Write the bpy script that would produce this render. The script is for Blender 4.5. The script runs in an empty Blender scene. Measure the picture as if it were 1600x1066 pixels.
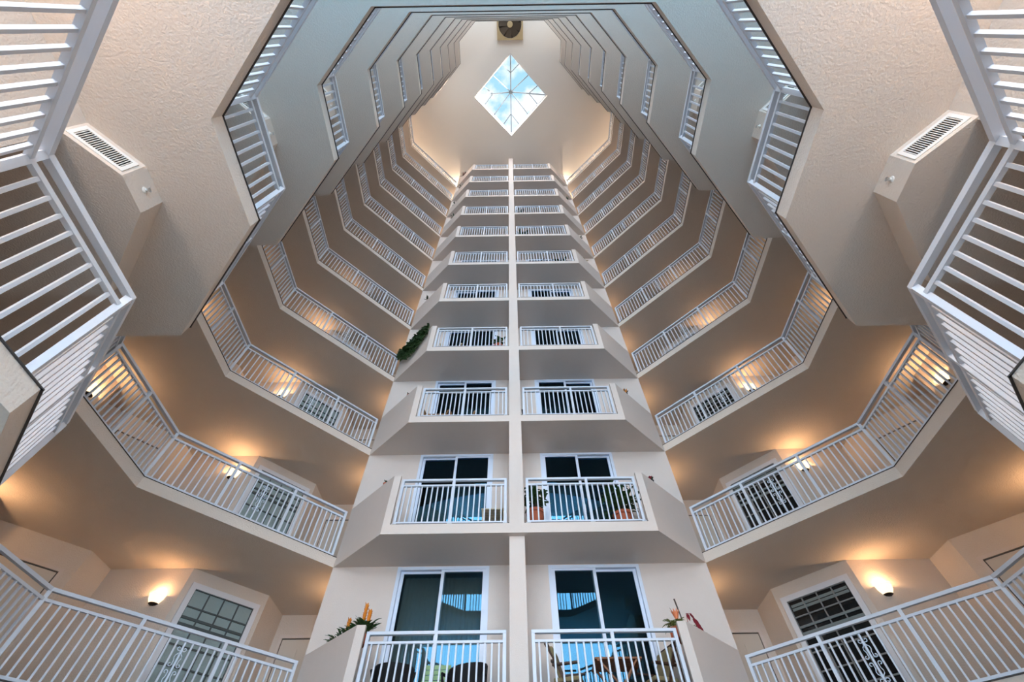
import bpy, bmesh, math, random
from mathutils import Vector, Matrix
random.seed(7)
sc = bpy.context.scene
COL = sc.collection
S = 2.85                      # floor to floor height (m); the camera lens is the origin height
T = 0.20                      # slab thickness
GROUND = -1.3
def zb(k): return 4.674 + (k - 2) * S      # underside of the slab of level k
TOP = zb(12)
ORD = ['', 'lowest', 'second', 'third', 'fourth', 'fifth', 'sixth', 'seventh', 'eighth', 'ninth', 'tenth', 'topmost']
def lev(k): return ORD[k] if k in (1, 11) else ORD[k] + ' from the bottom'

# ------------------------------------------------------------------ materials
def lin(c): return tuple(((x / 255) / 12.92 if x / 255 <= .04045 else ((x / 255 + .055) / 1.055) ** 2.4) for x in c) + (1,)
def mat(name, col, rough=.6, bump=0, bscale=40, metal=0, var=0, spec=.5, emit=None, es=0):
    m = bpy.data.materials.new(name); m.use_nodes = True
    nt = m.node_tree; b = nt.nodes['Principled BSDF']
    b.inputs['Base Color'].default_value = lin(col)
    b.inputs['Roughness'].default_value = rough
    b.inputs['Metallic'].default_value = metal
    b.inputs['Specular IOR Level'].default_value = spec
    if emit:
        b.inputs['Emission Color'].default_value = lin(emit); b.inputs['Emission Strength'].default_value = es
    tc = None
    if bump or var:
        tc = nt.nodes.new('ShaderNodeTexCoord')
        n = nt.nodes.new('ShaderNodeTexNoise'); n.inputs['Scale'].default_value = bscale
        n.inputs['Detail'].default_value = 3; nt.links.new(tc.outputs['Object'], n.inputs['Vector'])
    if bump:
        bp = nt.nodes.new('ShaderNodeBump'); bp.inputs['Strength'].default_value = bump
        bp.inputs['Distance'].default_value = .014
        nt.links.new(n.outputs['Fac'], bp.inputs['Height']); nt.links.new(bp.outputs['Normal'], b.inputs['Normal'])
    if var:
        n2 = nt.nodes.new('ShaderNodeTexNoise'); n2.inputs['Scale'].default_value = bscale * .08
        n2.inputs['Detail'].default_value = 4; nt.links.new(tc.outputs['Object'], n2.inputs['Vector'])
        mx = nt.nodes.new('ShaderNodeMix'); mx.data_type = 'RGBA'
        c = lin(col); mx.inputs[6].default_value = tuple(min(1, x * (1 - var)) for x in c[:3]) + (1,)
        mx.inputs[7].default_value = tuple(min(1, x * (1 + var)) for x in c[:3]) + (1,)
        nt.links.new(n2.outputs['Fac'], mx.inputs[0]); nt.links.new(mx.outputs[2], b.inputs['Base Color'])
    return m
M = {}
M['paint'] = mat('cream_stucco', (214, 200, 187), .85, .55, 48, var=.025, spec=.25)
M['smooth'] = mat('cream_paint', (216, 202, 192), .8, .2, 90, var=.02, spec=.25)
M['rail'] = mat('white_powder_coat', (208, 213, 222), .4)
M['frame'] = mat('white_aluminium', (214, 222, 236), .4)
M['trim'] = mat('white_trim_paint', (222, 220, 222), .55)
M['edge'] = mat('dark_sealant', (66, 60, 58), .7)
M['door'] = mat('entry_door_paint', (206, 194, 180), .5)
M['doorgap'] = mat('door_shadow_gap', (88, 82, 76), .7)
M['tile'] = mat('grey_floor_tile', (128, 124, 120), .5, var=.05)
M['ceil'] = mat('pale_ceiling_paint', (242, 233, 222), .85, .1, 60)
M['water'] = mat('added_pool_water', (80, 142, 184), .35, .2, 3)  # blue of the added pool that tints the bounce light
M['pave'] = mat('courtyard_paving', (186, 178, 168), .8, .3, 6, var=.08)
M['dark'] = mat('dark_interior', (30, 30, 32), .8)
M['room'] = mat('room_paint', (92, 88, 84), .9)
M['curtain'] = mat('grey_curtain', (128, 146, 150), .9)
M['blind'] = mat('grey_vertical_blind', (158, 154, 148), .8)
M['iron'] = mat('white_wrought_iron', (216, 226, 238), .4)
M['brass'] = mat('dark_bronze', (52, 40, 32), .45, metal=.6)
M['black'] = mat('black_wicker', (16, 15, 17), .6, .8, 120)
M['wood'] = mat('teak_wood', (150, 92, 52), .5, .3, 25, var=.25)
M['darkwood'] = mat('dark_brown_wood', (74, 48, 34), .5, .3, 25, var=.2)
M['cushion'] = mat('olive_cushion', (150, 132, 96), .9, .3, 60)
M['beige'] = mat('beige_cushion', (206, 188, 160), .9, .3, 60)
M['wicker'] = mat('tan_wicker', (150, 112, 74), .7, 1.0, 90, var=.3)
M['green'] = mat('pale_green_paint', (158, 190, 132), .5)
M['terra'] = mat('terracotta', (178, 92, 62), .8, .3, 30, var=.12)
M['leaf'] = mat('green_leaf', (52, 84, 40), .45, var=.35, bscale=60)
M['leafd'] = mat('deep_green_leaf', (34, 62, 32), .45, var=.35, bscale=60)
M['leafy'] = mat('yellow_green_leaf', (112, 122, 62), .5, var=.3, bscale=60)
M['orange'] = mat('orange_bloom', (232, 140, 40), .5, var=.2, bscale=90)
M['peach'] = mat('peach_bloom', (226, 130, 84), .5)
M['red'] = mat('crimson_bract', (140, 32, 44), .5)
M['stem'] = mat('brown_stem', (84, 66, 58), .7)
M['vent'] = mat('white_vent_metal', (226, 222, 216), .45)
M['ventdark'] = mat('vent_cavity', (30, 28, 28), .9)
M['chrome'] = mat('brushed_chrome', (190, 190, 190), .3, metal=.9)
M['fanframe'] = mat('tan_fan_housing', (184, 160, 120), .5)
M['fanblade'] = mat('brown_fan_blade', (84, 70, 56), .5, metal=.3)
M['bowl'] = mat('lit_sconce_glass', (170, 138, 100), .4, emit=(255, 222, 178), es=.75)
M['alum'] = mat('skylight_bar', (98, 106, 114), .6)
M['clear'] = None
def glassmat(name, tint, ior, gloss=(1, 1, 1)):
    m = bpy.data.materials.new(name); m.use_nodes = True; nt = m.node_tree; nt.nodes.clear()
    o = nt.nodes.new('ShaderNodeOutputMaterial'); mx = nt.nodes.new('ShaderNodeMixShader')
    tr = nt.nodes.new('ShaderNodeBsdfTransparent'); gl = nt.nodes.new('ShaderNodeBsdfGlossy'); fr = nt.nodes.new('ShaderNodeFresnel')
    tr.inputs[0].default_value = tint + (1,); gl.inputs[0].default_value = gloss + (1,); gl.inputs['Roughness'].default_value = .005
    fr.inputs[0].default_value = ior
    nt.links.new(fr.outputs[0], mx.inputs[0]); nt.links.new(tr.outputs[0], mx.inputs[1]); nt.links.new(gl.outputs[0], mx.inputs[2])
    nt.links.new(mx.outputs[0], o.inputs[0]); return m
M['glass'] = glassmat('tinted_door_glass', (.66, .72, .72), 1.7, (.20, .60, .95))
M['skyglass'] = glassmat('clear_skylight_glass', (.95, .97, .98), 1.04)
# glass block: pale frosted / dark clear
M['blockL'] = mat('frosted_glass_block', (150, 164, 162), .2, .6, 14, var=.15)
M['blockR'] = mat('dark_window_glass', (22, 25, 27), .08, .1, 8)
M['mull'] = mat('grey_green_mullion', (72, 80, 80), .4)
M['mullR'] = mat('grey_mullion', (128, 128, 126), .4)
M['slat'] = mat('window_blind_slat', (120, 128, 126), .6)

# ------------------------------------------------------------------ mesh helpers
def link(name, bm, m, parent=None, smooth=False, bevel=0):
    me = bpy.data.meshes.new(name)
    bmesh.ops.recalc_face_normals(bm, faces=bm.faces)
    if smooth:
        for f in bm.faces: f.smooth = True
    bm.to_mesh(me); bm.free()
    for x in (m if isinstance(m, (list, tuple)) else [m]): me.materials.append(x)
    o = bpy.data.objects.new(name, me); COL.objects.link(o)
    if parent: o.parent = parent
    if bevel:
        b = o.modifiers.new('bevel', 'BEVEL'); b.width = bevel; b.segments = 2; b.limit_method = 'ANGLE'
    return o
def prism(bm, poly, z0, z1):
    lo = [bm.verts.new((x, y, z0)) for x, y in poly]; hi = [bm.verts.new((x, y, z1)) for x, y in poly]
    n = len(poly); bm.faces.new(lo[::-1]); bm.faces.new(hi)
    for i in range(n): bm.faces.new((lo[i], lo[(i + 1) % n], hi[(i + 1) % n], hi[i]))
def box(bm, x0, x1, y0, y1, z0, z1): prism(bm, [(x0, y0), (x1, y0), (x1, y1), (x0, y1)], z0, z1)
def bar(bm, a, b, w, z0, z1, e=0.0):
    a = Vector(a[:2]); b = Vector(b[:2]); d = (b - a).normalized(); n = Vector((-d.y, d.x)) * w / 2
    a = a - d * e; b = b + d * e
    prism(bm, [tuple(a - n), tuple(b - n), tuple(b + n), tuple(a + n)], z0, z1)
def bar3(bm, a, b, w, h=None, up=Vector((0, 0, 1))):
    a = Vector(a); b = Vector(b); h = h or w; d = (b - a).normalized()
    s = d.cross(up)
    if s.length < 1e-4: s = d.cross(Vector((1, 0, 0)))
    s.normalize(); u = s.cross(d).normalized()
    q = [(-1, -1), (1, -1), (1, 1), (-1, 1)]
    A = [bm.verts.new(a + s * i * w / 2 + u * j * h / 2) for i, j in q]; B = [bm.verts.new(b + s * i * w / 2 + u * j * h / 2) for i, j in q]
    bm.faces.new(A[::-1]); bm.faces.new(B)
    for i in range(4): bm.faces.new((A[i], A[(i + 1) % 4], B[(i + 1) % 4], B[i]))
def tube(bm, pts, r, n=6, r1=None):
    pts = [Vector(p) for p in pts]; rings = []; L = len(pts)
    ref = Vector((.31, .17, .93))
    for i, p in enumerate(pts):
        d = (pts[min(i + 1, L - 1)] - pts[max(i - 1, 0)]).normalized()
        s = d.cross(ref).normalized(); u = s.cross(d)
        rr = r if r1 is None else r + (r1 - r) * i / (L - 1)
        rings.append([bm.verts.new(p + (s * math.cos(t) + u * math.sin(t)) * rr) for t in [2 * math.pi * j / n for j in range(n)]])
    for i in range(L - 1):
        for j in range(n): bm.faces.new((rings[i][j], rings[i][(j + 1) % n], rings[i + 1][(j + 1) % n], rings[i + 1][j]))
    bm.faces.new(rings[0][::-1]); bm.faces.new(rings[-1])
def lathe(bm, prof, c=(0, 0), n=24, a0=0, a1=2 * math.pi):
    full = abs(a1 - a0 - 2 * math.pi) < 1e-6; m = n if full else n + 1
    R = [[bm.verts.new((c[0] + r * math.cos(a0 + (a1 - a0) * j / n), c[1] + r * math.sin(a0 + (a1 - a0) * j / n), z)) for j in range(m)] for r, z in prof]
    for i in range(len(prof) - 1):
        for j in range(n if full else n): bm.faces.new((R[i][j], R[i][(j + 1) % m], R[i + 1][(j + 1) % m], R[i + 1][j]))
def tag(o, label, cat, group=None):
    o['label'] = label; o['category'] = cat
    if group: o['group'] = group
    return o
def struct(name, bm, m, parent=None, label=None, cat=None, **k):
    o = link(name, bm, m, parent, **k)
    if parent is None:
        o['kind'] = 'structure'
        if label: o['label'] = label
        if cat: o['category'] = cat
    return o
def empty(name, loc, label=None, cat=None, group=None, kind=None, rz=0):
    o = bpy.data.objects.new(name, None); COL.objects.link(o); o.location = loc; o.rotation_euler.z = rz
    o.empty_display_size = .1
    if label: tag(o, label, cat, group)
    if kind: o['kind'] = kind
    return o
def dup(o, parent=None, dz=0, label=None, group=None):
    c = o.copy(); COL.objects.link(c)
    if parent: c.parent = parent
    c.location = c.location + Vector((0, 0, dz))
    if label: c['label'] = label
    if group: c['group'] = group
    for ch in list(o.children): dup(ch, c)
    return c
BM = bmesh.new

# ------------------------------------------------------------------ plan (x centred on the facade, y away from the camera)
P = dict(C0=(3.73, 8.81), C1=(6.36, 6.17), C2=(6.36, 4.11), A=(5.40, 3.15), B=(4.28, 3.15), C=(2.90, 1.74), D=(2.90, .685), E=(1.92, -.24))
INNER = [P[k] for k in ('C0', 'C1', 'C2', 'A', 'B', 'C', 'D', 'E')]
WALL = [(3.73, 10.85), (5.38, 10.85), (5.38, 9.93), (6.50, 8.77), (8.17, 8.77), (8.17, 8.10), (9.36, 6.90), (8.78, 6.40), (8.78, .73), (4.08, .73), (4.08, -2.6)]
def mir(poly, s): return [(s * x, y) for x, y in poly]
# solid building mass behind the galleries
for s, side in ((-1, 'left'), (1, 'right')):
    bm = BM(); prism(bm, mir(WALL + [(12, -2.6), (12, 14), (3.73, 14)], s), GROUND, TOP)
    struct('wall_' + side, bm, M['paint'], label='cream stucco wall of doors behind the %s galleries' % side, cat='wall')
# gallery floors: one U-shaped slab a level
for k in range(1, 12):
    z = zb(k); bm = BM()
    poly = mir(INNER, -1) + INNER[::-1] + WALL + mir(WALL, -1)[::-1]
    prism(bm, poly, z, z + T)
    f = struct('floor', bm, [M['paint'], M['tile']], label='cream concrete gallery floor wrapping the atrium, %s' % lev(k), cat='gallery floor')
    for q in f.data.polygons:
        if q.normal.z > .9: q.material_index = 1
    bm = BM()
    ring = mir(INNER, -1) + INNER[::-1]
    for a, b in zip(ring[:-1], ring[1:]):
        bar(bm, a, b, .03, z + T, z + T + .007, .012)
    link('edge_strip', bm, M['edge'], f)
# ground
bm = BM(); box(bm, -45, 45, -60, 40, GROUND - .3, GROUND)
struct('floor_courtyard', bm, M['pave'], label='warm stone courtyard paving at the foot of the atrium', cat='floor')
bm = BM(); box(bm, -30, 30, -40, -4.5, GROUND, GROUND + .02)  # pool added out of view to throw blue light onto the landing undersides
struct('floor_added_pool', bm, M['water'], label='blue pool water added unseen outside the open back to bounce light inside', cat='pool')
# facade wall with an opening for each sliding door
OPEN = {-1: (-2.42, -.60), 1: (.57, 2.37)}
bm = BM()
for k in range(0, 12):
    z0 = max(zb(k) + T, GROUND) if k else GROUND; z1 = zb(k + 1)
    if k == 0:
        box(bm, -3.73, 3.73, 8.81, 9.0, z0, z1 + T); continue
    zt = z1 - .02; zc = z1 + T if k < 11 else z1
    box(bm, -3.73, -2.42, 8.81, 9.0, z0, zc); box(bm, -.60, .57, 8.81, 9.0, z0, zc); box(bm, 2.37, 3.73, 8.81, 9.0, z0, zc)
    box(bm, -2.42, -.60, 8.81, 9.0, zt, zc); box(bm, .57, 2.37, 8.81, 9.0, zt, zc)
struct('wall_front', bm, M['smooth'], label='cream facade wall facing the camera behind the balconies', cat='wall')
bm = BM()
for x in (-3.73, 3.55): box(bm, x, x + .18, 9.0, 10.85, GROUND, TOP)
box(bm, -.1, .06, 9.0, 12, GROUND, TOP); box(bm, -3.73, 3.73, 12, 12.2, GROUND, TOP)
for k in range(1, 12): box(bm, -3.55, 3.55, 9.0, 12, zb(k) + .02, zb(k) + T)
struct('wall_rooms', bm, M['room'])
# central fin
bm = BM(); box(bm, -.185, .10, 7.66, 8.81, zb(2), TOP)
struct('wall_fin', bm, M['smooth'], label='tall cream fin dividing left and right balconies', cat='column')
bm = BM(); box(bm, -.185, .10, 7.78, 8.81, GROUND, zb(2))
struct('wall_fin_base', bm, M['smooth'], label='set-back foot of the fin between the lowest two balconies', cat='column')
# ceiling with diamond opening
SK = (.03, 3.78); HD = 2.39
dia = [(SK[0], SK[1] - HD), (SK[0] + HD, SK[1]), (SK[0], SK[1] + HD), (SK[0] - HD, SK[1])]
bm = BM(); R = [(-12, -2.6), (12, -2.6), (12, 14), (-12, 14)]
V = [[bm.verts.new((x, y, z)) for x, y in R + dia] for z in (TOP, TOP + .45)]
for v in V:
    for t in ((0, 1, 4), (1, 5, 4), (1, 2, 5), (2, 6, 5), (2, 3, 6), (3, 7, 6), (3, 0, 7), (0, 4, 7)):
        bm.faces.new([v[i] for i in t])
for i in range(4):
    j = (i + 1) % 4
    bm.faces.new((V[0][i], V[0][j], V[1][j], V[1][i])); bm.faces.new((V[0][4 + i], V[0][4 + j], V[1][4 + j], V[1][4 + i]))
struct('ceiling', bm, M['ceil'], label='cream atrium ceiling round the diamond skylight', cat='ceiling')
# skylight
sky = empty('skylight', (SK[0], SK[1], TOP + .45), 'diamond shaped glass skylight with radiating white bars in the ceiling', 'skylight')
bm = BM()
loc = [(x - SK[0], y - SK[1]) for x, y in dia]
for i in range(4):
    bar(bm, loc[i], loc[(i + 1) % 4], .12, -.02, .12, .05)
link('curb', bm, M['trim'], sky)
APEX = Vector((0, 0, 1.95)); HB = HD - .02
cor = [Vector((x * HB / HD, y * HB / HD, .1)) for x, y in loc]
for i in range(4):
    a, b = cor[i], cor[(i + 1) % 4]
    bm = BM(); v = [bm.verts.new(p) for p in (a, b, APEX)]; bm.faces.new(v); link('glass_pane', bm, M['skyglass'], sky)
    bm = BM(); bar3(bm, a, APEX, .075, .09); link('hip_bar', bm, M['alum'], sky)
    bm = BM(); bar3(bm, (a + b) / 2, APEX, .06, .07); link('rafter_bar', bm, M['alum'], sky)
    for t in (.24, .76):
        e = a + (b - a) * t; h = (a if t < .5 else b) + (APEX - (a if t < .5 else b)) * (2 * min(t, 1 - t))
        bm = BM(); bar3(bm, e, h, .055, .06); link('jack_bar', bm, M['alum'], sky)
bm = BM(); lathe(bm, [(0, 1.80), (.13, 1.80), (.13, 1.92), (0, 1.92)], n=16); link('hub', bm, M['alum'], sky)
# exhaust fan on the ceiling
FX, FY = .02, -.08
fan = empty('exhaust_fan', (FX, FY, TOP), 'square tan exhaust fan with dark blades on the ceiling', 'fan')
bm = BM(); hs = .79; rr = .70; n = 32
for z in (-.12, -.005):
    pass
cz = [-.12, -.005]
ci = [[bm.verts.new((rr * math.cos(2 * math.pi * i / n), rr * math.sin(2 * math.pi * i / n), z)) for i in range(n)] for z in cz]
def sqp(t):
    c, s_ = math.cos(t), math.sin(t); m_ = max(abs(c), abs(s_)); return hs * c / m_, hs * s_ / m_
so = [[bm.verts.new((*sqp(2 * math.pi * i / n), z)) for i in range(n)] for z in cz]
for i in range(n):
    j = (i + 1) % n
    bm.faces.new((ci[0][i], ci[0][j], so[0][j], so[0][i])); bm.faces.new((ci[0][i], ci[0][j], ci[1][j], ci[1][i]))
    bm.faces.new((so[0][i], so[0][j], so[1][j], so[1][i])); bm.faces.new((ci[1][i], ci[1][j], so[1][j], so[1][i]))
link('housing', bm, M['fanframe'], fan)
bm = BM(); lathe(bm, [(0, -.012), (.69, -.012), (.69, -.006), (0, -.006)], n=32); link('back_plate', bm, M['ventdark'], fan)
for i in range(8):
    bm = BM(); a = 2 * math.pi * i / 8 + .2
    pts = [(.14, -.10), (.66, -.24), (.66, .24), (.14, .10)]; v = []
    for zz in (0, .006):
        for x, y in pts:
            z = -.05 + .12 * y + zz
            v.append(bm.verts.new((x * math.cos(a) - y * math.sin(a), x * math.sin(a) + y * math.cos(a), z)))
    bm.faces.new(v[:4]); bm.faces.new(v[4:])
    for q in range(4): bm.faces.new((v[q], v[(q + 1) % 4], v[4 + (q + 1) % 4], v[4 + q]))
    link('blade', bm, M['fanblade'], fan)
bm = BM(); lathe(bm, [(0, -.11), (.15, -.11), (.17, -.09), (.17, -.03), (0, -.03)], n=20); link('hub', bm, M['fanframe'], fan)

# ------------------------------------------------------------------ railings
def offset(pts, d, closed=False):
    out = []
    for i, p in enumerate(pts):
        p = Vector(p); a = Vector(pts[i - 1]) if i else None; b = Vector(pts[i + 1]) if i < len(pts) - 1 else None
        def nrm(u, v): w = (v - u).normalized(); return Vector((-w.y, w.x))
        if a is None: out.append(p + nrm(p, b) * d)
        elif b is None: out.append(p + nrm(a, p) * d)
        else:
            n1, n2 = nrm(a, p), nrm(p, b); m_ = (n1 + n2).normalized(); out.append(p + m_ * d / m_.dot(n1))
    return out
BAL = None
def baluster_mesh():
    bm = BM(); box(bm, -.0125, .0125, -.0125, .0125, .06, .86)
    me = bpy.data.meshes.new('baluster'); bmesh.ops.recalc_face_normals(bm, faces=bm.faces); bm.to_mesh(me); bm.free(); me.materials.append(M['rail']); return me
def post_mesh():
    bm = BM(); box(bm, -.026, .026, -.026, .026, 0, .985); box(bm, -.045, .045, -.045, .045, .0, .012)
    me = bpy.data.meshes.new('post'); bmesh.ops.recalc_face_normals(bm, faces=bm.faces); bm.to_mesh(me); bm.free(); me.materials.append(M['rail']); return me
BALM, POSTM = baluster_mesh(), post_mesh()
def scroll_mesh():
    bm = BM(); r = .0065
    def arc(cx, cz, r0, r1, a0, a1, n=14): return [(cx + (r0 + (r1 - r0) * i / n) * math.cos(a0 + (a1 - a0) * i / n), 0, cz + (r0 + (r1 - r0) * i / n) * math.sin(a0 + (a1 - a0) * i / n)) for i in range(n + 1)]
    for sx in (-1, 1):
        for sz in (-1, 1):
            # big C scroll from the rosette that curls towards the middle
            p = [(.008, 0, .20), (.045, 0, .165), (.05, 0, .135), (.035, 0, .10)] + arc(.062, .048, .030, .012, math.pi * .85, math.pi * 2.6)
            tube(bm, [(sx * x, y, sz * z) for x, y, z in p], r, 6)
            # small curl above the rosette
            p = [(.006, 0, .205)] + arc(.040, .250, .030, .010, -math.pi * .75, math.pi * .95)
            tube(bm, [(sx * x, y, sz * z) for x, y, z in p], r, 6)
    for sz in (-1, 1): bar3(bm, (0, 0, sz * .18), (0, 0, sz * .235), .05, .03)
    box(bm, -.0125, .0125, -.0125, .0125, -.46, .335)
    me = bpy.data.meshes.new('scroll_ornament'); bmesh.ops.recalc_face_normals(bm, faces=bm.faces); bm.to_mesh(me); bm.free(); me.materials.append(M['iron']); return me
SCRM = scroll_mesh()
def child(name, me, parent, loc, rz=0):
    o = bpy.data.objects.new(name, me); COL.objects.link(o); o.parent = parent; o.location = loc; o.rotation_euler.z = rz; return o
def railing(name, pts, z, bays, label, cat, group, scroll=None, ends=(True, True), sp=.109):
    pts = [Vector(p) for p in pts]; o0 = pts[0]
    root = empty(name, (o0.x, o0.y, z), label, cat, group)
    L = [p - o0 for p in pts]
    for nm, w, a, b in (('handrail', .058, .985, 1.03), ('upper_rail', .042, .86, .895), ('bottom_rail', .040, .025, .06)):
        bm = BM()
        # one mitred ribbon along the run
        l1, l2 = offset([tuple(p) for p in L], w / 2), offset([tuple(p) for p in L], -w / 2)
        V = [[bm.verts.new((p.x, p.y, zz)) for p in q] for q, zz in ((l1, a), (l2, a), (l2, b), (l1, b))]
        for i in range(len(L) - 1):
            for q in range(4): bm.faces.new((V[q][i], V[q][i + 1], V[(q + 1) % 4][i + 1], V[(q + 1) % 4][i]))
        bm.faces.new([V[q][0] for q in range(4)]); bm.faces.new([V[q][-1] for q in range(4)])
        link(nm, bm, M['rail'], root)
    for i in range(len(L) - 1):
        a, b = L[i], L[i + 1]; d = b - a; ang = math.atan2(d.y, d.x)
        cuts = bays[i] if isinstance(bays[i], (list, tuple)) else [j / bays[i] for j in range(bays[i] + 1)]
        for j, t in enumerate(cuts):
            if j == 0 and (i > 0 or not ends[0]): continue
            if j == len(cuts) - 1 and i == len(L) - 2 and not ends[1]: continue
            nd = .026 if (j == 0) else (-.026 if (j == len(cuts) - 1 and i == len(L) - 2) else 0)
            p = a + d * t + d.normalized() * nd
            child('post', POSTM, root, (p.x, p.y, 0), ang)
        for j in range(len(cuts) - 1):
            t0, t1 = cuts[j], cuts[j + 1]; n = max(2, round(d.length * (t1 - t0) / sp))
            for q in range(1, n):
                t = t0 + (t1 - t0) * q / n; p = a + d * t
                if scroll and scroll == (i, j) and q == n // 2:
                    child('scroll_ornament', SCRM, root, (p.x, p.y, .52), ang)
                else: child('baluster', BALM, root, (p.x, p.y, 0), ang)
    return root
sides = {-1: 'left', 1: 'right'}
for s in (-1, 1):
    sg = 1 if s == 1 else -1
    if (offset([(s * x, y) for x, y in INNER], .05 * sg)[2] - Vector((0, 4.1))).length < (Vector((s * P['C2'][0], P['C2'][1])) - Vector((0, 4.1))).length: sg = -sg
    off = offset([(s * x, y) for x, y in INNER], .045 * sg); off2 = offset([(s * x, y) for x, y in INNER], .135 * sg); off2[0:3] = off[0:3]
    off[0] = off[0] + (off[1] - off[0]).normalized() * .07
    g = railing('gallery_railing', off[:3], zb(1) + T, [3, 2], 'white railing with scroll ornament along the %s gallery, lowest' % sides[s], 'railing', 'gallery railings', scroll=(0, 1))
    for k in range(2, 12): dup(g, None, (k - 1) * S, 'white railing with scroll ornament along the %s gallery, %s' % (sides[s], lev(k)))
    h = railing('lobby_railing', off2[2:], zb(1) + T, [1, 1, 2, 1, 1], 'white railing zigzagging round the near %s landing overhead, lowest' % sides[s], 'railing', 'landing railings', ends=(False, True), sp=.118)
    for k in range(2, 12): dup(h, None, (k - 1) * S, 'white railing zigzagging round the near %s landing overhead, %s' % (sides[s], lev(k)))
e = P['E']; br = railing('bridge_railing', [(-e[0] - .02, e[1] - .135), (e[0] + .02, e[1] - .135)], zb(2) + T, [3], 'white railing along the cross bridge overhead, second from the bottom', 'railing', 'bridge railings', ends=(False, False))
for k in range(3, 12): dup(br, None, (k - 2) * S, 'white railing along the cross bridge overhead, %s' % lev(k))
br = railing('terrace_railing', [(-4.0, -2.5), (4.0, -2.5)], zb(1) + T, [6], 'white railing on the open back edge, lowest', 'railing', 'back edge railings')
for k in range(2, 12): dup(br, None, (k - 1) * S, 'white railing on the open back edge, %s' % lev(k))

# ------------------------------------------------------------------ balconies
FXL = 2.58
for s in (-1, 1):
    inner = .185 if s == -1 else .10
    root = empty('balcony', (0, 0, 0), 'x', 'balcony', '%s balconies on the facade' % sides[s])
    bm = BM(); prism(bm, mir([(inner, 7.66), (FXL, 7.66), (3.73, 8.81), (inner, 8.81)], s), zb(1), zb(1) + T)
    f = link('slab', bm, [M['smooth'], M['tile']], root)
    for q in f.data.polygons:
        if q.normal.z > .9: q.material_index = 1
    bm = BM(); prism(bm, mir([(FXL, 7.66), (FXL - .14, 7.66), (FXL - .14, 7.72), (3.53, 8.81), (3.73, 8.81)], s), zb(1) + T, zb(1) + 1.32)
    link('side_parapet', bm, M['smooth'], root)
    bm = BM(); bar(bm, (s * inner, 7.67), (s * (FXL - .14), 7.67), .03, zb(1) + T, zb(1) + T + .012)
    link('edge_strip', bm, M['edge'], root)
    xs = (-2.40, -1.32, -.235) if s == -1 else (.155, 1.40, 2.40)
    pr = railing('balcony_railing', [(xs[0], 7.70), (xs[2], 7.70)], zb(1) + T, [[0, (xs[1] - xs[0]) / (xs[2] - xs[0]), 1]], 'x', 'railing', 'balcony railings')
    for k in range(1, 12):
        lb = 'cream balcony with solid slanted side wall, %s of fin, %s' % (sides[s], lev(k)); lr = 'white railing across the %s balcony front, %s' % (sides[s], lev(k))
        if k == 1: root['label'] = lb; pr['label'] = lr
        else: dup(root, None, (k - 1) * S, lb); dup(pr, None, (k - 1) * S, lr)

# ------------------------------------------------------------------ sliding doors (door_n) with curtains
dn = [0]
def sliding(k, s):
    dn[0] += 1
    x0, x1 = OPEN[s]; z0 = zb(k) + T; z1 = zb(k + 1) - .02; w = .065
    root = empty('door_%d' % dn[0], (x0, 8.86, z0), 'white framed sliding glass door behind the %s balcony, %s' % (sides[s], lev(k)), 'sliding door', 'sliding doors', kind='structure')
    W = x1 - x0; H = z1 - z0; bm = BM()
    box(bm, 0, w, -.07, .08, 0, H); box(bm, W - w, W, -.07, .08, 0, H); box(bm, w, W - w, -.07, .08, H - .06, H); box(bm, w, W - w, -.07, .08, 0, .05)
    link('frame', bm, M['frame'], root)
    mid = W / 2
    front = -1 if s == -1 else 1
    for q, (a, b) in enumerate(((w, mid + .035), (mid - .035, W - w))):
        y = -.035 if (q == 0) == (s == 1) else .03
        bm = BM(); st = .06
        box(bm, a, a + st, y - .02, y + .02, .05, H - .06); box(bm, b - st, b, y - .02, y + .02, .05, H - .06)
        box(bm, a + st, b - st, y - .02, y + .02, H - .10, H - .06); box(bm, a + st, b - st, y - .02, y + .02, .05, .13)
        fr = link('sash', bm, M['frame'], root)
        bm = BM(); box(bm, a + st, b - st, y - .004, y + .004, .13, H - .10); link('glass_pane', bm, M['glass'], fr)
    bm = BM(); box(bm, mid + .02, mid + .04, -.075, -.055, .95, 1.15); link('door_handle', bm, M['chrome'], root)
    return root
def curtain(k, s, xa, xb, m, zlow=.03, step=.09, amp=.025, label='', cat='curtain', top=.09, grp='curtains'):
    bm = BM(); z0 = zb(k) + T + zlow; z1 = zb(k + 1) - top; n = int((xb - xa) / step * 6); V = []
    for i in range(n + 1):
        x = xa + (xb - xa) * i / n; y = 9.10 + amp * math.sin(2 * math.pi * (x - xa) / step)
        V.append([bm.verts.new((x, y, z0)), bm.verts.new((x, y, z1)), bm.verts.new((x, y + .006, z0)), bm.verts.new((x, y + .006, z1))])
    for a, b in zip(V[:-1], V[1:]):
        bm.faces.new((a[0], b[0], b[1], a[1])); bm.faces.new((a[2], b[2], b[3], a[3])); bm.faces.new((a[1], b[1], b[3], a[3])); bm.faces.new((a[0], b[0], b[2], a[2]))
    o = link('curtain' if cat == 'curtain' else 'vertical_blind', bm, m, smooth=True); tag(o, label, cat, grp); return o
for k in range(1, 12):
    for s in (-1, 1): sliding(k, s)
curtain(1, -1, -2.30, -.68, M['blind'], step=.09, amp=.012, label='closed grey vertical blind behind the lowest left balcony door', cat='blind')
curtain(2, -1, -2.30, -.68, M['curtain'], step=.14, amp=.035, label='grey pleated curtain behind the second left balcony door', top=.18)
curtain(3, -1, -2.34, -1.0, M['curtain'], step=.12, amp=.03, label='grey pleated curtain behind the third left balcony door', top=.14)
curtain(4, -1, -2.34, -.9, M['curtain'], step=.12, amp=.03, label='grey pleated curtain behind the fourth left balcony door', top=.14)
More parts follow.
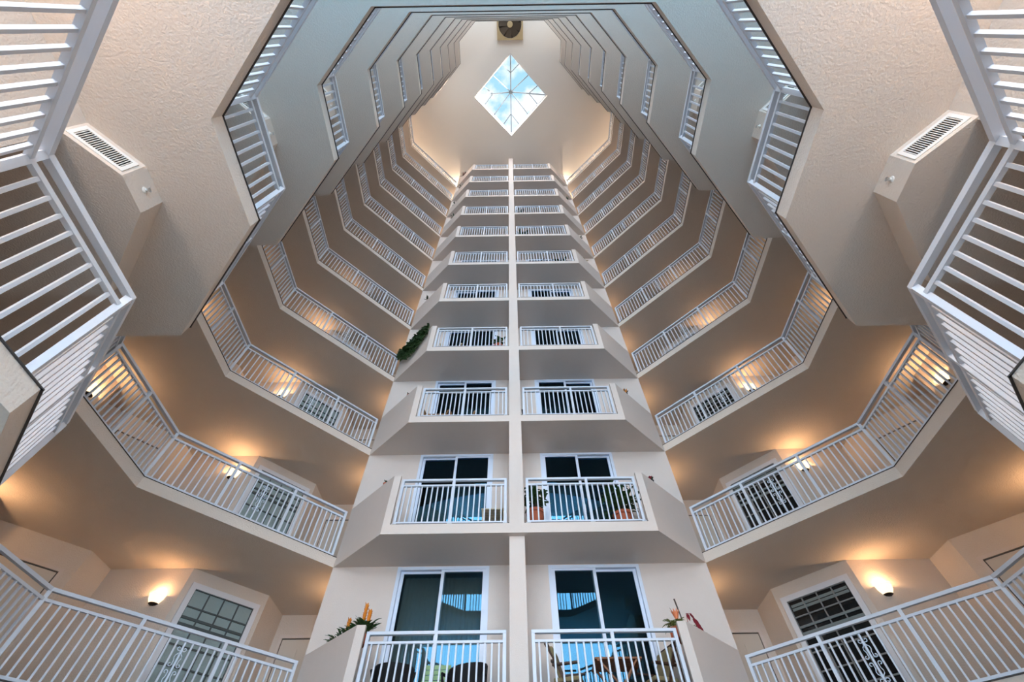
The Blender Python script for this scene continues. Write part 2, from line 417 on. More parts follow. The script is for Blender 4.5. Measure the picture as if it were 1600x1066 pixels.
curtain(4, 1, .7, 2.3, M['curtain'], step=.12, amp=.03, label='grey pleated curtain behind the fourth right balcony door', top=.14)
curtain(5, -1, -2.34, -.9, M['curtain'], step=.12, amp=.03, label='grey pleated curtain behind the fifth left balcony door', top=.14)
bm = BM(); tube(bm, [(-2.35, 9.10, zb(3) - .16), (-.66, 9.10, zb(3) - .16)], .012, 8)
tag(link('curtain_rod', bm, M['chrome'], smooth=True), 'thin metal curtain rod above the second left curtain', 'curtain rod')
bm = BM()
for i in range(7): box(bm, .66, 2.3, 9.08, 9.12, zb(3) - .13 - i * .06, zb(3) - .125 - i * .06)
tag(link('window_blind', bm, M['dark']), 'raised dark slatted blind behind the second right balcony door', 'blind')

# ------------------------------------------------------------------ gallery windows, entry doors, sconces
def place(s, a, b):
    """frame on a wall from plan point a to plan point b (right-hand side coordinates, mirrored by s)"""
    a = Vector((s * a[0], a[1])); b = Vector((s * b[0], b[1])); return a, (b - a).normalized()
wn = [0]
def local_box(bm, a, t, n, u0, u1, d0, d1, z0, z1):
    q = [a + t * u + n * d for u, d in ((u0, d0), (u1, d0), (u1, d1), (u0, d1))]; prism(bm, [tuple(p) for p in q], z0, z1)
def gallery_window(k, s):
    wn[0] += 1; z0 = zb(k) + T
    a, t = place(s, (6.50, 8.77), (5.38, 9.93)); n = Vector((-t.y, t.x))
    if n.dot(Vector((0, 4)) - a) < 0: n = -n
    root = empty('window_%d' % wn[0], (0, 0, 0), ('frosted glass block window' if s == -1 else 'dark grid window') + ' in white trim on the %s gallery, %s' % (sides[s], lev(k)), 'window', 'gallery windows', kind='structure')
    u0, u1 = .21, 1.40; top = z0 + 2.30; bot = z0 + .28
    bm = BM(); w = .10
    local_box(bm, a, t, n, u0 - w, u0, -.02, .07, bot - w, top + w); local_box(bm, a, t, n, u1, u1 + w, -.02, .07, bot - w, top + w)
    local_box(bm, a, t, n, u0, u1, -.02, .07, top, top + w); local_box(bm, a, t, n, u0, u1, -.02, .07, bot - w, bot)
    link('trim', bm, M['trim'], root)
    bm = BM(); cw = (u1 - u0) / 4; m_ = .012
    for i in range(5): local_box(bm, a, t, n, u0 + cw * i - m_, u0 + cw * i + m_, -.01, .045, bot, top)
    rows = [(top - .30 * i) for i in range(0, 2)]; rows = [top, top - .30, top - .47]
    zz = top - .61; rows.append(zz)
    while zz - .30 > bot: zz -= .30; rows.append(zz)
    for r_ in rows + [bot]: local_box(bm, a, t, n, u0, u1, -.01, .045, r_ - m_, r_ + m_)
    link('grid_bars', bm, M['mull'] if s == -1 else M['mullR'], root)
    bm = BM(); local_box(bm, a, t, n, u0, u1, .0, .02, bot, top); link('glass_blocks', bm, M['blockL'] if s == -1 else M['blockR'], root)
    bm = BM()
    for i in range(2 if s == 1 else 0): local_box(bm, a, t, n, u0 + .03, u1 - .03, .02, .024, top - .12 - i * .065, top - .07 - i * .065)
    local_box(bm, a, t, n, u0, u1, .02, .05, top - .61, top - .57); local_box(bm, a, t, n, u0, u1, .02, .05, top - .50, top - .47)
    link('transom', bm, M['slat'] if s == 1 else M['mull'], root)
def entry_door(k, s, a, b, w0, w1, text):
    dn[0] += 1; z0 = zb(k) + T; H = 2.17
    a, t = place(s, a, b); n = Vector((-t.y, t.x))
    if n.dot(Vector((0, 4)) - a) < 0: n = -n
    root = empty('door_%d' % dn[0], (0, 0, 0), 'pale panelled entry door %s of the %s gallery, %s' % (text, sides[s], lev(k)), 'door', 'gallery entry doors', kind='structure')
    bm = BM(); f = .06
    local_box(bm, a, t, n, w0 - f, w0, -.01, .035, z0, z0 + H + f); local_box(bm, a, t, n, w1, w1 + f, -.01, .035, z0, z0 + H + f); local_box(bm, a, t, n, w0, w1, -.01, .035, z0 + H, z0 + H + f)
    link('frame', bm, M['smooth'], root)
    bm = BM(); local_box(bm, a, t, n, w0, w1, .0, .006, z0, z0 + H); link('shadow_gap', bm, M['doorgap'], root)
    bm = BM(); local_box(bm, a, t, n, w0 + .02, w1 - .02, .0, .02, z0, z0 + H - .025); m_ = (w0 + w1) / 2
    for ua, ub in ((w0 + .12, m_ - .05), (m_ + .05, w1 - .12)):
        for za, zb_ in ((.2, .9), (1.05, 1.95)): local_box(bm, a, t, n, ua, ub, .02, .028, z0 + za, z0 + zb_)
    d = link('door_panel', bm, M['door'], root)
    p = a + t * (w1 - .09) + n * .05; bm = BM(); bmesh.ops.create_icosphere(bm, subdivisions=2, radius=.03, matrix=Matrix.Translation((p.x, p.y, z0 + .95))); link('door_knob', bm, M['brass'], d)
def sconce_proto():
    root = empty('wall_sconce', (0, 0, 0), 'x', 'sconce')
    bm = BM(); lathe(bm, [(.02, -.10), (.09, -.085), (.135, -.02), (.155, .06), (.148, .06), (.128, -.015), (.085, -.075), (.02, -.088)], n=20, a0=0, a1=math.pi)
    link('glass_bowl', bm, M['bowl'], root, smooth=True)
    bm = BM(); lathe(bm, [(0, -.125), (.05, -.118), (.094, -.094), (.09, -.088), (.02, -.105), (0, -.105)], n=16, a0=0, a1=math.pi)
    box(bm, -.05, .05, -.002, .012, -.12, .04); link('bracket', bm, M['brass'], root)
    return root
SCO = None
LAMPS = {}
def sconce(k, s, p, nrm, label, power):
    global SCO
    if SCO is None: r = SCO = sconce_proto()
    else: r = dup(SCO)
    r.location = (p[0], p[1], zb(k) + T + 2.07); r.rotation_euler.z = math.atan2(nrm[1], nrm[0]) - math.pi / 2
    r['label'] = label; r['group'] = 'gallery wall sconces'
    if power not in LAMPS:
        l = bpy.data.lights.new('sconce_bulb', 'POINT'); l.energy = power; l.color = (1, .62, .32) if power < 10 else (1, .80, .60); l.shadow_soft_size = .04; LAMPS[power] = l
    o = bpy.data.objects.new('bulb', LAMPS[power]); COL.objects.link(o); o.parent = r; o.location = (0, .10, .07)
for k in range(1, 12):
    for s in (-1, 1):
        gallery_window(k, s)
        entry_door(k, s, (3.73, 10.85), (5.38, 10.85), .55, 1.45, 'beside the facade corner')
        entry_door(k, s, (8.17, 8.10), (9.36, 6.90), .22, 1.14, 'at the far bend')
        pw = 3.4 if k <= 2 else 2.2 if k <= 4 else (.6 if k < 10 else 20)
        if k == 11: pw = 75
        sconce(k, s, (s * 6.88, 8.77), (0, -1), 'glowing half-bowl sconce beside the window of the %s gallery, %s' % (sides[s], lev(k)), pw)
        sconce(k, s, (s * 8.78, 6.04), (-s, 0), 'glowing half-bowl sconce on the outer wall of the %s gallery, %s' % (sides[s], lev(k)), pw)
        sconce(k, s, (s * 3.73, 9.75), (s, 0), 'glowing half-bowl sconce tucked behind the facade corner of the %s gallery, %s' % (sides[s], lev(k)), pw * .5)

# fill lamps added out of frame on the shaft walls to warm the near undersides
for s in (-1, 1):
    r = dup(SCO); r.location = (s * 4.08, -2.1, zb(1) + T + 1.5); r.rotation_euler.z = math.atan2(0, -s) - math.pi / 2
    r['label'] = 'added half-bowl fill lamp, out of view on the %s lobby wall overhead' % sides[s]; r['group'] = 'added fill lamps'
    l = bpy.data.lights.new('fill_bulb', 'POINT'); l.energy = 68; l.color = (1, .66, .38); l.shadow_soft_size = .15
    for c in r.children:
        if c.type == 'LIGHT': c.data = l; c.location = (0, .3, .05)

# ------------------------------------------------------------------ lobby headers with vent and sprinkler
HD_ = [(4.08, .73), (4.08, .70), (3.72, 1.10), (3.72, 1.46), (4.56, 2.38), (8.78, 2.38), (8.78, .73)]
slatm = None
tn = 0
for s in (-1, 1):
    vroot = None
    for k in range(2, 12):
        tn += 1; z = zb(k)
        bm = BM(); prism(bm, mir(HD_, s), z - .34, z)
        struct('trim_%d' % tn, bm, M['paint'], label='dropped cream beam under the %s landing, %s' % (sides[s], lev(k)), cat='beam')
        if vroot: dup(vroot, None, (k - 2) * S, 'white louvred air vent on the %s dropped beam, %s' % (sides[s], lev(k))); dup(sp, None, (k - 2) * S, 'small round sprinkler head on the %s dropped beam, %s' % (sides[s], lev(k))); continue
        a = Vector((s * 4.08, .70)); b = Vector((s * 3.72, 1.10)); t = (b - a).normalized(); n_ = Vector((-t.y, t.x))
        if n_.dot(-a) < 0: n_ = -n_
        vroot = empty('air_vent', (0, 0, 0), 'white louvred air vent on the %s dropped beam, second from the bottom' % sides[s], 'vent', 'lobby air vents')
        L = (b - a).length; u0, u1 = .03, L - .03; za, zc = z - .30, z - .06; bm = BM(); w = .035
        local_box(bm, a, t, n_, u0, u0 + w, 0, .012, za, zc); local_box(bm, a, t, n_, u1 - w, u1, 0, .012, za, zc)
        local_box(bm, a, t, n_, u0 + w, u1 - w, 0, .012, za, za + w); local_box(bm, a, t, n_, u0 + w, u1 - w, 0, .012, zc - w, zc)
        link('frame', bm, M['vent'], vroot)
        bm = BM(); local_box(bm, a, t, n_, u0 + w, u1 - w, 0, .002, za + w, zc - w); link('cavity', bm, M['ventdark'], vroot)
        ns = 20
        for i in range(ns):
            u = u0 + w + (u1 - u0 - 2 * w) * (i + .5) / ns
            bm = BM(); local_box(bm, a, t, n_, u - .003, u + .003, .0, .011, za + w, zc - w); link('louvre', bm, M['vent'], vroot)
        # sprinkler
        sp = empty('sprinkler', (s * 3.72, 1.29, z - .16), 'small round sprinkler head on the %s dropped beam, second from the bottom' % sides[s], 'sprinkler', 'lobby sprinklers')
        bm = BM(); lathe(bm, [(0, 0), (.032, 0), (.028, .008), (.012, .012), (.012, .03), (0, .03)], n=16)
        bmesh.ops.rotate(bm, verts=bm.verts, matrix=Matrix.Rotation(-s * math.pi / 2, 3, 'Y'), cent=(0, 0, 0)); link('escutcheon', bm, M['vent'], sp)
        bm = BM(); bar3(bm, (-s * .03, -.012, 0), (-s * .055, -.012, 0), .004); bar3(bm, (-s * .03, .012, 0), (-s * .055, .012, 0), .004); bar3(bm, (-s * .055, -.02, 0), (-s * .055, .02, 0), .008, .02); link('deflector', bm, M['chrome'], sp)

# ------------------------------------------------------------------ furniture and plants
def zf(k): return zb(k) + T
def leaf(bm, base, d, L, w, droop=.3, seg=4):
    d = Vector(d).normalized(); side = d.cross(Vector((0, 0, 1)))
    if side.length < .01: side = Vector((1, 0, 0))
    side.normalize(); prev = None; p = Vector(base)
    for i in range(seg + 1):
        t = i / seg; ww = w * math.sin(math.pi * min(.97, .08 + t * .9)) / 2
        q = p + d * L * t + Vector((0, 0, -droop * L * t * t))
        a, b, c = bm.verts.new(q - side * ww), bm.verts.new(q + side * ww), bm.verts.new(q + Vector((0, 0, -.12 * w)))
        if prev: bm.faces.new((prev[0], prev[2], c, a)); bm.faces.new((prev[2], prev[1], b, c))
        prev = (a, b, c)
def bush(bm, c, r, n, L, w, up=.4, droop=.4, rng=random):
    for _ in range(n):
        th = rng.uniform(0, 2 * math.pi); ph = rng.uniform(-.2, 1) ; d = Vector((math.cos(th), math.sin(th), up + ph))
        base = Vector(c) + Vector((rng.uniform(-1, 1), rng.uniform(-1, 1), rng.uniform(-.6, 1))) * r
        leaf(bm, base, d, L * rng.uniform(.7, 1.2), w * rng.uniform(.7, 1.2), droop)
def potted(k, x, y, label, pr=.17, ph=.36, cr=.18, n=60, L=.3, w=.08, top=.5, mt='leaf', cat='potted plant', group=None):
    root = empty('potted_plant', (x, y, zf(k)), label, cat, group)
    bm = BM(); lathe(bm, [(0, 0), (pr * .75, 0), (pr, ph * .86), (pr * 1.1, ph * .86), (pr * 1.1, ph), (pr * .95, ph), (pr * .9, ph * .88), (0, ph * .88)], n=24); pt = link('pot', bm, M['terra'], root)
    bm = BM(); lathe(bm, [(0, ph * .885), (pr * .88, ph * .885), (pr * .88, ph * .93), (0, ph * .93)], n=20); link('soil', bm, M['stem'], pt)
    bm = BM()
    for i in range(5): a = i * 1.3; tube(bm, [(0, 0, ph * .8), (.05 * math.cos(a), .05 * math.sin(a), ph + top * .5), (.12 * math.cos(a), .12 * math.sin(a), ph + top)], .009, 5, .004)
    link('stem', bm, M['stem'], root)
    bm = BM(); bush(bm, (0, 0, ph + top * .55), cr, n, L, w)
    for v in bm.verts:
        v.co.y = max(-(y - 7.76), min(v.co.y, 8.74 - y))
        if x > 0: v.co.x = max(v.co.x, .125 - x)
        else: v.co.x = min(v.co.x, -.21 - x)
    link('foliage', bm, M[mt], root)
    return root
potted(2, .34, 8.05, 'leafy green plant in terracotta pot by the fin on the second right balcony', ph=.48, top=.5, n=80)
potted(2, 2.12, 8.15, 'large leafy plant in terracotta pot by the parapet on the second right balcony', pr=.19, ph=.46, cr=.26, n=120, top=.5, L=.34)
potted(8, .40, 8.2, 'tall dark plant by the fin on the eighth right balcony', ph=.4, top=1.0, cr=.24, n=80, mt='leafd')
potted(7, .46, 8.2, 'wide dark plant by the fin on the seventh right balcony', ph=.4, top=.75, cr=.22, n=80, L=.4, mt='leafd')
potted(4, -.52, 8.1, 'small green plant in a pot near the fin on the fourth left balcony', pr=.13, ph=.6, top=.3, cr=.12, n=40, L=.24)
potted(6, 1.95, 8.15, 'low dark plant by the parapet on the sixth right balcony', ph=.4, top=.4, cr=.2, n=50, mt='leafd')
potted(6, .95, 8.15, 'low dark plant at mid railing on the sixth right balcony', ph=.3, top=.2, cr=.16, n=40, mt='leafd')

def parapet_pt(s, f, inset=.07):
    a = Vector((s * FXL, 7.66)); b = Vector((s * 3.73, 8.81)); p = a + (b - a) * f; return p + Vector((-s * inset * .7, inset * .7))
# trough of bromeliads on the lowest left balcony
def trough(k, s, f0, f1, label, cat='planter'):
    a, b = parapet_pt(s, f0, .27), parapet_pt(s, f1, .27); z = zf(k) + .98
    root = empty('flower_planter', ((a.x + b.x) / 2, (a.y + b.y) / 2, z), label, cat); c = root.location
    bm = BM(); A = (a.x - c.x, a.y - c.y); B = (b.x - c.x, b.y - c.y)
    bar(bm, A, B, .18, 0, .17); tr = link('trough', bm, M['terra'], root); bm = BM(); bar(bm, A, B, .15, .17, .175, -.02); link('soil', bm, M['stem'], tr)
    # iron legs down to the floor
    for q in (A, B):
        for o_ in (-.06, .06):
            bm = BM(); bar3(bm, (q[0] + o_, q[1], 0), (q[0] + o_, q[1], -.98), .015); link('leg', bm, M['brass'], root)
    return root, Vector((*A, .17)), Vector((*B, .17))
r, A, B = trough(1, -1, .12, .66, 'planter of orange bromeliads behind the lowest left parapet')
bm = BM()
for i in range(9):
    bush(bm, A + (B - A) * (i / 8), .06, 34, .28, .045, up=.7, droop=.4)
link('foliage', bm, M['leaf'], r)
bm = BM()
for i in range(3): bush(bm, A + (B - A) * (-.04 + i * .05), .04, 12, .26, .03, up=.6, droop=.2)
link('dark_leaves', bm, M['leafd'], r)
for t, h in ((-.02, .27), (.17, .42), (.74, .34)):
    bm = BM(); c = A + (B - A) * t; tube(bm, [c, c + Vector((0, 0, h))], .018, 6, .012)
    for i in range(34):
        a = i * 2.4; zz = h * .45 + h * .6 * i / 34
        leaf(bm, c + Vector((0, 0, zz)), (math.cos(a), math.sin(a), 1.7), .085, .035, .1, 3)
    link('bloom', bm, M['orange'], r)
r, A, B = trough(1, 1, .05, .56, 'planter of bird of paradise flowers behind the lowest right parapet')
bm = BM()
for i in range(7): bush(bm, A + (B - A) * (i / 6), .05, 24, .2, .035, up=.5, droop=.45)
link('foliage', bm, M['leafy'], r)
bm = BM(); c = A + (B - A) * .72; bush(bm, c, .07, 60, .16, .03, up=.6); link('dark_leaves', bm, M['leafd'], r)
bm = BM(); c = A + (B - A) * .22 + Vector((0, 0, .12)); tube(bm, [c - Vector((0, 0, .12)), c], .01, 6)
for i in range(9): a = i * .7; leaf(bm, c, (math.cos(a) * .6, math.sin(a) * .6, 1.5), .2, .05, .05, 3)
link('bird_of_paradise', bm, M['peach'], r)
bm = BM(); c = A + (B - A) * .42; tube(bm, [c, c + Vector((.0, 0, .25)), c + Vector((-.03, 0, .52))], .009, 6, .014); leaf(bm, c + Vector((-.05, 0, .1)), (-.35, 0, 1), .3, .05, 0); link('tall_bud', bm, M['stem'], r)
bm = BM(); c = A + (B - A) * .6; pts = [c, c + Vector((.05, .04, .35)), c + Vector((.16, .12, .38)), c + Vector((.26, .2, .22))]; tube(bm, pts, .006, 6)
for i in range(8):
    t = .25 + .75 * i / 7; p = pts[2] + (pts[3] - pts[2]) * i / 7 if i > 1 else pts[1] + (pts[2] - pts[1]) * (i + .5) / 2
    leaf(bm, p, (1 if i % 2 else .3, .6, -.8), .1, .05, .2, 3)
link('heliconia', bm, M['red'], r)
# trailing plant over the fourth left parapet
root = empty('trailing_plant', (-3.1, 8.15, zf(4) + 1.12), 'trailing green vine draped over the fourth left parapet', 'hanging plant')
bm = BM(); rng = random.Random(3)
for i in range(760):
    f = rng.uniform(.06, 1.0); dn_ = rng.random() ** 1.6 * (.34 + .75 * math.sin(math.pi * min(1, f * 1.05)) * (.6 + .4 * f)); p = parapet_pt(-1, f, -.035 - rng.uniform(0, .06))
    base = Vector((p.x + 3.1, p.y - 8.15, .10 - dn_))
    leaf(bm, base, (rng.uniform(-1, .2), rng.uniform(-1, .2), rng.uniform(-.9, .7)), rng.uniform(.09, .16), .065, .5, 3)
link('foliage', bm, M['leaf'], root)
bm = BM()
for i in range(16):
    f = .08 + .9 * i / 15; p = parapet_pt(-1, f, -.03); p2 = parapet_pt(-1, f, .07)
    tube(bm, [(p2.x + 3.1, p2.y - 8.15, .03), (p.x + 3.1, p.y - 8.15, .03), (p.x + 3.1, p.y - 8.15, -.3 - .3 * math.sin(math.pi * f))], .006, 5)
link('vine', bm, M['stem'], root)
# small accent plants standing on other parapets
def sprig(k, s, f, label, m='leaf', h=.2, n=14, bloom=None, name='small_plant'):
    p = parapet_pt(s, f, .07); root = empty(name, (p.x, p.y, zf(k) + 1.12), label, 'plant')
    bm = BM(); lathe(bm, [(0, 0), (.045, 0), (.06, .08), (.05, .08), (0, .07)], n=12); link('pot', bm, M['terra'] if not bloom else M['dark'], root)
    bm = BM(); bush(bm, (0, 0, .09), .02, n, h, .04, up=.8, droop=.3); link('foliage', bm, M[m], root)
    if bloom:
        bm = BM()
        for i in range(6): a = i * 1.05; leaf(bm, (0, 0, .12), (math.cos(a) * .8, math.sin(a) * .8, 1), h * .9, .06, .1, 3)
        link('bloom', bm, M[bloom], root)
sprig(2, 1, .30, 'tiny red flower on the second right parapet', 'leafd', .10, 6, 'red')
sprig(3, 1, .36, 'tiny orange flower on the third right parapet', 'leafd', .16, 4, 'orange')
sprig(2, -1, .28, 'tiny dark sprig on the second left parapet', 'leafd', .10, 6)
sprig(3, -1, .30, 'tiny dark sprig on the third left parapet', 'leafd', .08, 5)
sprig(5, -1, .62, 'dark green sprig near the gallery on the fifth left parapet', 'leafd', .22, 10)
sprig(6, 1, .45, 'pale green sprig on the sixth right parapet', 'leafy', .2, 8)
sprig(7, 1, .62, 'small dark sprig on the seventh right parapet', 'leafd', .2, 10)
sprig(9, 1, .55, 'dark leafy sprig on the ninth right parapet', 'leafd', .3, 14)
sprig(8, -1, .5, 'leafy sprig on the eighth left parapet', 'leafd', .3, 14)
sprig(9, -1, .75, 'leafy sprig on the ninth left parapet', 'leafd', .3, 16)
sprig(10, -1, .6, 'bushy sprig on the tenth left parapet', 'leafd', .38, 26)
sprig(11, -1, .62, 'brown and red bushy plant on the topmost left parapet', 'stem', .42, 26, 'red')

def barrel_chair(x, y, k, rz, label, m, group=None, back=.9, name='wicker_chair'):
    root = empty(name, (x, y, zf(k)), label, 'chair', group, rz=rz)
    bm = BM(); box(bm, -.27, .27, -.25, .25, .36, .44); link('seat', bm, m, root, bevel=.02)
    bm = BM(); n = 14; V = []
    for i in range(n + 1):
        a = math.pi * (-.08 + 1.16 * i / n); cx, cy = .31 * math.cos(a), .28 * math.sin(a)
        zt = .62 + (back - .62) * max(0, math.sin(a)) ** .55
        V.append([bm.verts.new((cx, cy, .36)), bm.verts.new((cx * 1.05, cy * 1.12, zt)), bm.verts.new((cx * .93, cy * .93, .36)), bm.verts.new((cx * .97, cy * 1.03, zt))])
    for a, b in zip(V[:-1], V[1:]):
        for q in ((0, 1), (2, 3), (1, 3), (0, 2)): bm.faces.new((a[q[0]], b[q[0]], b[q[1]], a[q[1]]))
    bm.faces.new((V[0][0], V[0][1], V[0][3], V[0][2])); bm.faces.new((V[-1][0], V[-1][1], V[-1][3], V[-1][2]))
    link('backrest', bm, m, root, smooth=False)
    for sx in (-1, 1):
        bm = BM(); tube(bm, [(sx * .30, .0, .62), (sx * .33, -.22, .60), (sx * .30, -.28, .5), (sx * .27, -.25, .38)], .022, 8); link('armrest', bm, m, root)
        for sy in (-1, 1):
            bm = BM(); bar3(bm, (sx * .24, sy * .21, .37), (sx * .27, sy * .24, 0), .04); link('leg', bm, m, root)
    return root
barrel_chair(-2.0, 8.22, 1, math.radians(12), 'black wicker barrel chair near the parapet on the lowest left balcony', M['black'])
barrel_chair(-.86, 8.25, 1, math.radians(-10), 'black wicker barrel chair near the fin on the lowest left balcony', M['black'])
barrel_chair(-2.05, 8.25, 3, 0, 'tan wicker chair near the parapet on the third left balcony', M['wicker'], back=.92)
barrel_chair(-1.38, 8.3, 3, 0, 'tan wicker chair at mid railing on the third left balcony', M['wicker'], back=.78)
barrel_chair(.48, 8.3, 3, 0, 'low black barrel chair by the fin on the third right balcony', M['black'], back=.74)
barrel_chair(-1.98, 8.2, 4, 0, 'beige cushioned chair near the parapet on the fourth left balcony', M['beige'], back=.95)
barrel_chair(-1.2, 8.3, 4, 0, 'low beige chair at mid railing on the fourth left balcony', M['beige'], back=.8)
def table(x, y, k, label, m, w, d, h, slats, name='side_table', cross=False):
    root = empty(name, (x, y, zf(k)), label, 'table')
    bm = BM(); n = slats; sw = d / n
    for i in range(n): box(bm, -w / 2, w / 2, -d / 2 + i * sw + .006, -d / 2 + (i + 1) * sw - .006, h - .025, h)
    box(bm, -w / 2 + .03, -w / 2 + .07, -d / 2, d / 2, h - .05, h - .025); box(bm, w / 2 - .07, w / 2 - .03, -d / 2, d / 2, h - .05, h - .025)
    link('tabletop', bm, m, root)
    if cross:
        for sy in (-1, 1):
            for sx in (-1, 1):
                bm = BM(); bar3(bm, (-sx * (w / 2 - .08), sy * (d / 2 - .06) + sx * .015, h - .03), (sx * (w / 2 - .05), sy * (d / 2 - .06) + sx * .015, 0), .04, .025); link('leg', bm, m, root)
    else:
        for sy in (-1, 1):
            for sx in (-1, 1):
                bm = BM(); box(bm, sx * (w / 2 - .04) - .02, sx * (w / 2 - .04) + .02, sy * (d / 2 - .04) - .02, sy * (d / 2 - .04) + .02, 0, h - .03); link('leg', bm, m, root)
    return root
# green slatted folding chair between the black ones
root = empty('slatted_chair', (-1.38, 8.38, zf(1)), 'pale green slatted folding chair between two black chairs', 'chair')
bm = BM()
for i in range(5): box(bm, -.19, .19, .16 + i * .012, .18 + i * .012, .52 + i * .075, .58 + i * .075)
link('backrest', bm, M['green'], root)
bm = BM()
for i in range(5): box(bm, -.2, .2, -.2 + i * .075, -.14 + i * .075, .42, .44)
link('seat', bm, M['green'], root)
for sx in (-1, 1):
    bm = BM(); bar3(bm, (sx * .2, .24, .88), (sx * .2, -.2, 0), .03); link('leg', bm, M['green'], root)
    bm = BM(); bar3(bm, (sx * .22, -.2, .43), (sx * .22, .22, 0), .03); link('leg', bm, M['green'], root)
table(1.48, 8.2, 1, 'folding teak table with crossed legs on the lowest right balcony', M['wood'], .72, .55, .74, 6, 'folding_table', True)
def folding_chair(x, y, k, rz, label):
    root = empty('folding_chair', (x, y, zf(k)), label, 'chair', rz=rz)
    for sx in (-1, 1):
        bm = BM(); bar3(bm, (sx * .23, .30, .98), (sx * .23, -.2, 0), .045, .03); link('leg', bm, M['darkwood'], root)
        bm = BM(); bar3(bm, (sx * .205, -.2, .45), (sx * .205, .25, 0), .04, .03); link('leg', bm, M['darkwood'], root)
        bm = BM(); box(bm, sx * .25 - .03, sx * .25 + .03, -.22, .2, .64, .665); link('armrest', bm, M['darkwood'], root)
    bm = BM(); bar3(bm, (-.23, .29, .97), (.23, .29, .97), .05, .03); bar3(bm, (-.23, .2, .72), (.23, .2, .72), .05, .03); link('back_slats', bm, M['darkwood'], root)
    bm = BM(); box(bm, -.22, .22, -.22, .2, .44, .50); link('seat_cushion', bm, M['cushion'], root, bevel=.02)
    bm = BM()
    v = [(-.2, .13, .5), (.2, .13, .5), (.2, .25, .93), (-.2, .25, .93)]; A_ = [bm.verts.new(p) for p in v]; B_ = [bm.verts.new((p[0], p[1] - .06, p[2])) for p in v]
    bm.faces.new(A_); bm.faces.new(B_)
    for i in range(4): bm.faces.new((A_[i], A_[(i + 1) % 4], B_[(i + 1) % 4], B_[i]))
    link('back_cushion', bm, M['cushion'], root, bevel=.02)
folding_chair(.72, 8.15, 1, math.radians(75), 'brown folding chair left of the teak table')
folding_chair(2.1, 8.2, 1, math.radians(-70), 'brown folding chair with olive cushion right of the teak table')
table(-.5, 8.15, 2, 'low beige side table by the fin on the second left balcony', M['beige'], .5, .45, .5, 5)
table(1.5, 8.3, 6, 'low dark side table on the sixth right balcony', M['dark'], .4, .4, .45, 4)

# ------------------------------------------------------------------ sky and light
w = bpy.data.worlds.new('sky'); sc.world = w; w.use_nodes = True; nt = w.node_tree; nt.nodes.clear()
N = nt.nodes.new; Lk = nt.links.new
out = N('ShaderNodeOutputWorld'); tc = N('ShaderNodeTexCoord')
sep = N('ShaderNodeSeparateXYZ'); Lk(tc.outputs['Generated'], sep.inputs[0])
noise = N('ShaderNodeTexNoise'); noise.inputs['Scale'].default_value = 20; noise.inputs['Detail'].default_value = 6; Lk(tc.outputs['Generated'], noise.inputs['Vector'])
ramp = N('ShaderNodeValToRGB'); ramp.color_ramp.elements[0].position = .46; ramp.color_ramp.elements[0].color = (.17, .30, .38, 1); ramp.color_ramp.elements[1].position = .72; ramp.color_ramp.elements[1].color = (.50, .52, .54, 1); e2 = ramp.color_ramp.elements.new(.57); e2.color = (.36, .40, .42, 1); Lk(noise.outputs['Fac'], ramp.inputs[0])
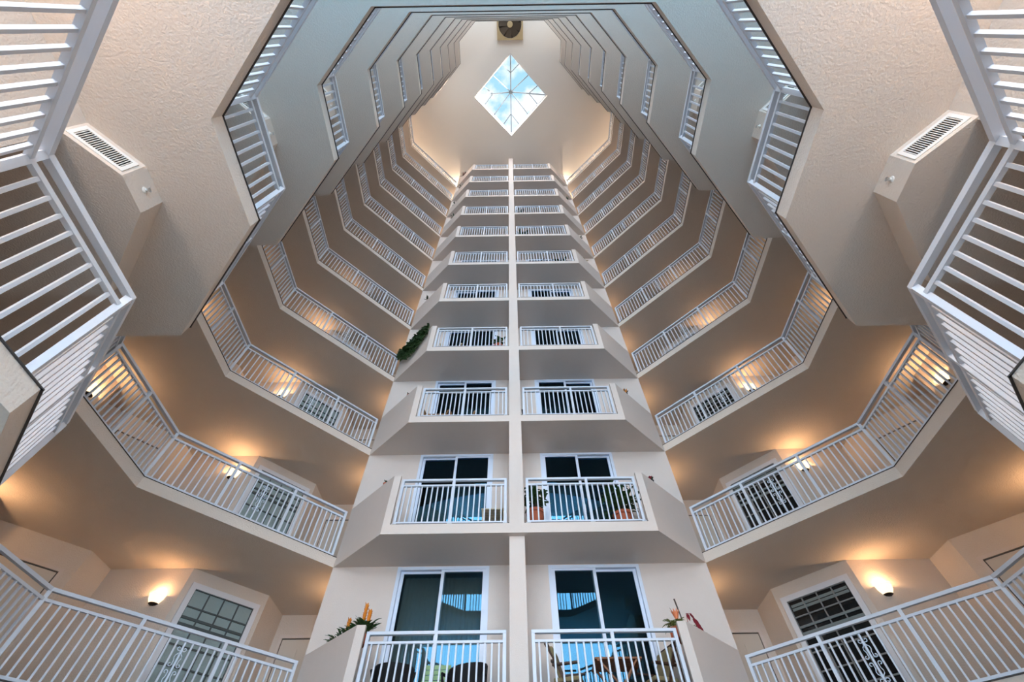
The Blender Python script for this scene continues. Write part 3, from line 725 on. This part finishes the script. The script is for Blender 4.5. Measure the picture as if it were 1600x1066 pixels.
# bright blue open sky low behind the camera, where the building is open
dotn = N('ShaderNodeVectorMath'); dotn.operation = 'DOT_PRODUCT'; Lk(tc.outputs['Generated'], dotn.inputs[0]); dotn.inputs[1].default_value = (0, -.94, .34)
mr = N('ShaderNodeMapRange'); mr.inputs['From Min'].default_value = .42; mr.inputs['From Max'].default_value = .9; mr.inputs['To Min'].default_value = 0; mr.inputs['To Max'].default_value = 1; mr.interpolation_type = 'SMOOTHSTEP'; Lk(dotn.outputs['Value'], mr.inputs['Value'])
LOW_COL, LOW_E, TOP_E = (.76, .87, 1.0), 3.5, 1.0
b1 = N('ShaderNodeBackground'); Lk(ramp.outputs[0], b1.inputs[0]); b1.inputs[1].default_value = TOP_E
b2 = N('ShaderNodeBackground'); b2.inputs[0].default_value = LOW_COL + (1,); b2.inputs[1].default_value = LOW_E
mx = N('ShaderNodeMixShader'); Lk(mr.outputs[0], mx.inputs[0]); Lk(b1.outputs[0], mx.inputs[1]); Lk(b2.outputs[0], mx.inputs[2]); Lk(mx.outputs[0], out.inputs[0])

sun = bpy.data.lights.new('sun', 'SUN'); sun.energy = 24; sun.angle = .02; sun.color = (1, .93, .84)
so_ = bpy.data.objects.new('sun', sun); COL.objects.link(so_); so_.location = (40, 10, 60)
so_.rotation_euler = Vector((-.84, -.12, -.50)).to_track_quat('-Z', 'Y').to_euler()

# ------------------------------------------------------------------ camera
f, p, r, yw = 695.27, math.radians(54.693), math.radians(-.644), math.radians(-.185)
r0 = Vector((math.cos(yw), -math.sin(yw), 0)); h = Vector((math.sin(yw), math.cos(yw), 0)); z = Vector((0, 0, 1))
d = h * math.cos(p) + z * math.sin(p); up = -h * math.sin(p) + z * math.cos(p)
Rx = r0 * math.cos(r) + up * math.sin(r); Uy = up * math.cos(r) - r0 * math.sin(r)
cam = bpy.data.cameras.new('camera'); co = bpy.data.objects.new('camera', cam); COL.objects.link(co)
co.matrix_world = Matrix(((Rx.x, Uy.x, -d.x, -.0697), (Rx.y, Uy.y, -d.y, 0), (Rx.z, Uy.z, -d.z, 0), (0, 0, 0, 1)))
cam.sensor_width = 36; cam.sensor_fit = 'HORIZONTAL'; cam.lens = 36 * f / 1600; cam.clip_start = .05; cam.clip_end = 300
sc.camera = co
sc.view_settings.view_transform = 'Standard'; sc.view_settings.look = 'None'; sc.view_settings.gamma = 1; sc.view_settings.use_curve_mapping = False
sc.view_settings.exposure = 1.47
sc.cycles.use_denoising = True
sc.cycles.max_bounces = 12; sc.cycles.diffuse_bounces = 8; sc.cycles.transparent_max_bounces = 12; sc.cycles.use_light_tree = True
sc.cycles.caustics_reflective = False; sc.cycles.caustics_refractive = False
